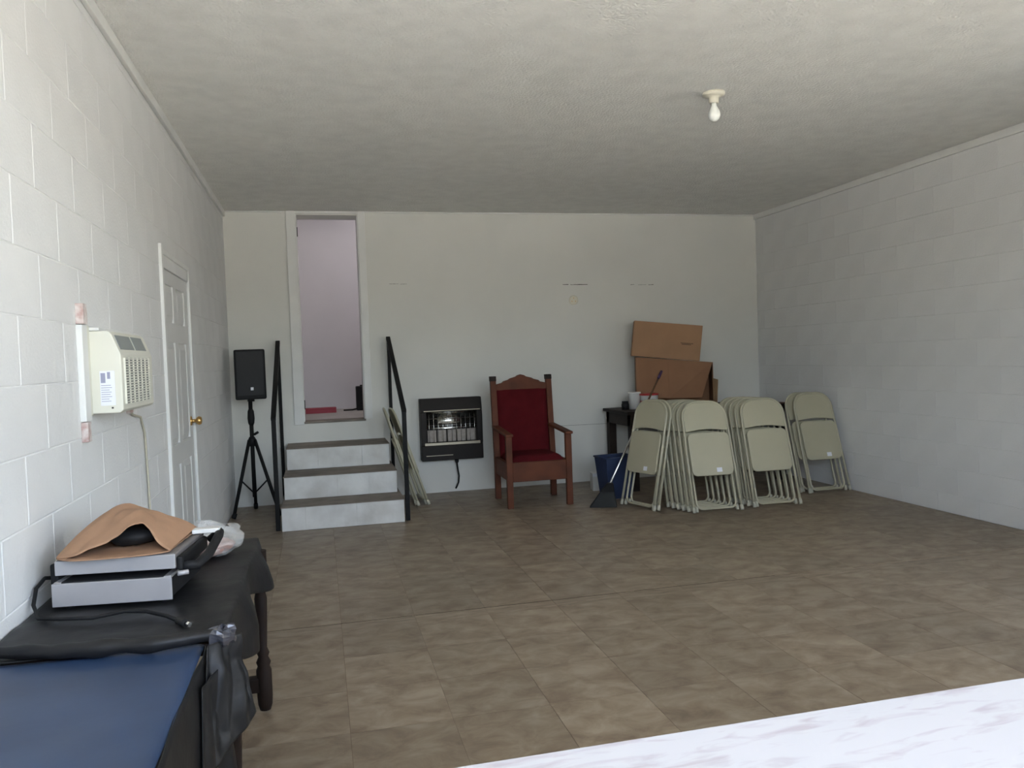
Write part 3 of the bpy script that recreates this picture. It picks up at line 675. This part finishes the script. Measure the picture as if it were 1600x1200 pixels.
rel(boxes('tabletop', [((XL+.02,2.0,BZ-.03),(EX+.01,FY1,BZ-.002))], M['dkwood'], .004), ft)
LP = [(.020,.0),(.026,.02),(.028,.05),(.028,.15),(.022,.165),(.027,.18),(.018,.20),(.023,.215),(.016,.235),(.021,.35),(.023,.42),(.017,.45),(.026,.47),(.028,.49),(.028,BZ-.03)]
for x in (XL+.08, -.252):
    for y in (2.09, 3.085): rel(G().lathe(LP, (x,y,0), n=14).build('leg', M['dkwood']), ft)
for y in (2.09, 3.085): rel(boxes('stretcher', [((XL+.08,y-.02,.07),(-.252,y+.02,.125))], M['dkwood'], .004), ft)
rel(boxes('stretcher', [((-.54,2.09,.07),(-.50,3.085,.12))], M['dkwood'], .004), ft)
rel(boxes('apron', [((XL+.06,3.07,BZ-.11),(-.26,3.10,BZ-.03))], M['dkwood'], .003), ft)
cb = thing('plastic_sheet', 'loose black plastic sheet bunched over the far wooden table', 'table cover', (EX, 2.0, BZ))
def coverB(u, v):
    y = 2.01+v*(3.145-2.01)
    drop = .115+.03*math.sin(y*9)+.085*max(0,1-abs(y-2.46)/.20)
    L1 = (EX+.016)-(XL+.006); s = u*(L1+drop)
    wr_ = .010*N3(s*6,y*7,5)+.006*N3(s*16,y*14,1)
    if s < L1: return (XL+.006+s, y, BZ+.006+max(-.003,wr_)*(.35+.65*max(0,1-(y-2.0)/.35)))
    q = s-L1
    return (EX+.016+.02*min(1,q*12)+.20*q*max(0,(y-2.7)/.45)+.025*math.sin(y*13+1)*min(1,q*8), y, BZ+.006-q)
rel(G().grid(70, 80, coverB).build('sheet', M['plastic'], solid=.0025), cb)
# bunched roll along the near edge of the sheet
pts = []; rad = []
for i in range(30):
    u = i/29; x = XL+.02+u*(-.262-(XL+.02))
    pts.append((x, 2.045-.085*math.sin(u*PI*.62)+.01*N3(u*6,0,3), BZ+.020+.010*u+.004*N3(u*8,2,0))); rad.append(.013+.006*math.sin(u*PI)+.004*N3(u*9,5,1))
rel(G().tube(pts, rad, 12).build('rolled_edge', M['plastic']), cb)
# gathered corner hanging down over the table edge
def patch(A, B, Cc, Dd, amp, fr, sd):       # top-left, top-right, bottom-right, bottom-left
    A, B, Cc, Dd = map(Vector, (A, B, Cc, Dd)); nrm = (B-A).cross(Dd-A).normalized()
    def f(u, v):
        q = (A*(1-u)+B*u)*(1-v)+(Dd*(1-u)+Cc*u)*v
        k = min(1, v*3+.25)
        ridge = (1-2*abs(N3(u*fr,v*fr*.6,sd)))*amp-amp*.4+amp*.5*N3(u*fr*2.3,v*fr*1.7,sd+3)
        q = q+nrm*ridge*k
        q.x = max(q.x, (EX+.018) if q.y > 1.995 else (EXA+.022))
        return tuple(q)
    return f
rel(G().grid(34, 40, patch((-.285,1.90,.655),(-.212,2.00,.648),(-.182,1.99,.455),(-.278,1.78,.395), .016, 2.6, 1.7)).build('gathered_corner', M['plastic'], solid=.002), cb)
rel(G().grid(30, 40, patch((-.276,1.80,.60),(-.236,2.0,.60),(-.222,1.985,.03),(-.276,1.66,.03), .015, 3.2, 8.3)).build('hanging_fold', M['plastic'], solid=.002), cb)
def knot(u, v):
    a = u*2*PI; b = v*PI; n_ = 1+.5*N3(math.cos(a)*2.0,math.sin(a)*2.0,v*3)
    return (-.250+.036*n_*math.sin(b)*math.cos(a), 1.975+.035*n_*math.sin(b)*math.sin(a), .655+.022*n_*math.cos(b))
rel(G().grid(14, 10, knot, False).build('crumpled_knot', M['gloss']), cb)
# contact grill
dv_ = thing('contact_grill', 'stainless steel two-tier grill appliance on the black sheet', 'grill', (-.582, 2.375, BZ+.014), (0,0,math.radians(-7)))
hw = .155
base = boxes('base', [((-hw,.0,.008),(hw,.30,.066))], M['blackpl'], .004, dv_)
boxes('front_plate', [((-hw-.003,-.004,.004),(hw+.003,.003,.068))], M['steel'], .002, dv_)
boxes('drip_tray_rim', [((-hw,.003,.062),(-hw+.02,.28,.070)),((hw-.02,.003,.062),(hw,.28,.070))], M['steel'], .002, dv_)
boxes('lower_plate', [((-hw+.02,.006,.0655),(hw-.02,.28,.070))], M['grille'], 0, dv_)
lid = boxes('upper_plate', [((-hw+.004,.012,.086),(hw+.012,.31,.130))], M['steeltop'], .005, dv_)
boxes('front_edge', [((-hw+.004,.006,.088),(hw+.012,.013,.128))], M['steel'], .002, lid)
boxes('side_cheek', [((hw+.013,.012,.080),(hw+.030,.28,.120))], M['blackpl'], .006, dv_)
boxes('side_cheek', [((-hw-.020,.03,.0),(-hw+.003,.28,.115))], M['blackpl'], .006, dv_)
G().tube([(hw+.025,.03,.09),(hw+.058,.05,.085),(hw+.075,.12,.10),(hw+.078,.22,.128),(hw+.062,.30,.125),(hw+.03,.31,.10)], .014, 10).build('lift_handle', M['blackpl'], dv_)
G().tube([(hw+.02,-.002,.076),(hw+.045,.012,.076)], .007).build('latch', M['steel'], dv_)
for x in (-hw+.03, hw-.03):
    for y in (.03, .26): G().lathe([(.012,-.010),(.012,.009)], (x,y,0), n=10).build('rubber_foot', M['blackpl'], dv_)
cz = BZ+.017
def loc(x, y, z): return Matrix.Rotation(math.radians(7),4,'Z') @ (Vector((x,y,z))-Vector((-.582,2.375,BZ+.014)))
cpts = [(-.752,2.52,.70),(-.775,2.46,.715),(-.782,2.41,.70),(-.778,2.37,.665),(-.745,2.30,cz),(-.68,2.262,cz+.004),(-.60,2.25,cz+.002),(-.53,2.268,cz+.006),(-.47,2.245,cz+.006),(-.41,2.185,cz+.006),(-.365,2.12,cz+.006)]
G().tube([loc(*q) for q in cpts], .0055, 6).build('power_cord', M['blackpl'], dv_)
a, b = loc(-.375,2.135,cz+.006), loc(-.352,2.105,cz+.006); G().tube([a, b], .010, 8).build('plug', M['blackpl'], dv_)
G().tube([b+(b-a)*.02, b+(b-a)*.5], .006, 6).build('plug_pin', M['chrome'], dv_)
# paper bag on the grill
GZ = BZ+.146
bag = thing('paper_bag', 'crumpled brown paper bag lying open on the steel grill', 'paper bag', (-.56, 2.45, GZ))
rim = [(-.725,2.400,.780),(-.675,2.385,.786),(-.62,2.39,.803),(-.565,2.40,.829),(-.518,2.41,.852),(-.487,2.41,.838),(-.465,2.395,.803),(-.432,2.38,.780)]
rdg = [(-.728,2.410,.781),(-.705,2.46,.812),(-.665,2.53,.850),(-.605,2.59,.890),(-.54,2.62,.868),(-.48,2.64,.838),(-.43,2.65,.812),(-.398,2.65,.790)]
bck = [(-.730,2.430,.779),(-.725,2.50,.780),(-.705,2.60,.780),(-.64,2.68,.780),(-.56,2.70,.780),(-.50,2.70,.780),(-.43,2.69,.780),(-.395,2.665,.780)]
lip = [(-.725,2.400,.7775),(-.68,2.362,.778),(-.62,2.352,.779),(-.565,2.350,.780),(-.52,2.352,.781),(-.485,2.356,.781),(-.455,2.365,.780),(-.432,2.38,.778)]
def crv(P, u):
    k = u*(len(P)-1); i = min(int(k), len(P)-2); f = k-i
    a = Vector(P[max(i-1,0)]); b = Vector(P[i]); c = Vector(P[i+1]); d = Vector(P[min(i+2,len(P)-1)])
    return .5*((2*b)+(c-a)*f+(2*a-5*b+4*c-d)*f*f+(3*b-a-3*c+d)*f**3)
def bag_top(u, v):
    a, b, c = crv(rim,u), crv(rdg,u), crv(bck,u)
    q = a.lerp(b, v*2) if v < .5 else b.lerp(c, (v-.5)*2)
    e = math.sin(PI*u); q.z += .008*e*math.sin(PI*min(1,v*2))+.012*e*(abs(N3(u*4,v*4,1.3))*2-.35)+.005*e*N3(u*13,v*11,4.1)
    q.z = max(q.z, GZ+.004)
    return tuple(q)
def bag_low(u, v):
    q = crv(lip,u).lerp(crv(bck,u), v); q.z = GZ+.0015+.006*abs(N3(u*6,v*5,4))*math.sin(PI*v)
    return tuple(q)
rel(G().grid(44, 34, bag_top).build('upper_sheet', M['kraft'], solid=.0015), bag)
rel(G().grid(44, 20, bag_low).build('lower_sheet', M['kraft'], solid=.0012), bag)
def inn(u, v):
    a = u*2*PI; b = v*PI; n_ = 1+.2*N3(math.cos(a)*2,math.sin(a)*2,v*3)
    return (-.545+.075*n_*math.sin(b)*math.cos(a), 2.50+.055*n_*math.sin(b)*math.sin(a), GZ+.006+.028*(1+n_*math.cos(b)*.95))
rel(G().grid(20, 14, inn).build('dark_lump', M['blackpl']), bag)  # dark lump filling the bag mouth
tag(boxes('white_strip', [((-.405,2.60,GZ+.001),(-.325,2.64,GZ+.014))], M['tub'], .002), 'small white plastic block at the back corner of the steel grill', 'block')
# clear bag with a pinkish packet
cbg = thing('plastic_bag', 'clear crumpled plastic bag with pinkish packet behind the grill', 'plastic bag', (-.40, 2.90, BZ+.012))
def blob(sx, sy, sz, k, sd, fl=.0):
    def f(u, v):
        a = u*2*PI; b = v*PI; n_ = 1+k*N3(math.cos(a)*1.6+sd,math.sin(a)*1.6,v*3)+k*.6*N3(u*11,v*8,sd)
        return (sx*n_*math.sin(b)*math.cos(a), sy*n_*math.sin(b)*math.sin(a), max(0.001, sz*(1+n_*math.cos(b))))
    return f
G().grid(30, 20, blob(.105,.12,.055,.35,2.0), False).build('film', M['clear'], cbg)
G().grid(20, 14, blob(.085,.095,.028,.15,5.0)).build('packet', M['pink'], cbg)
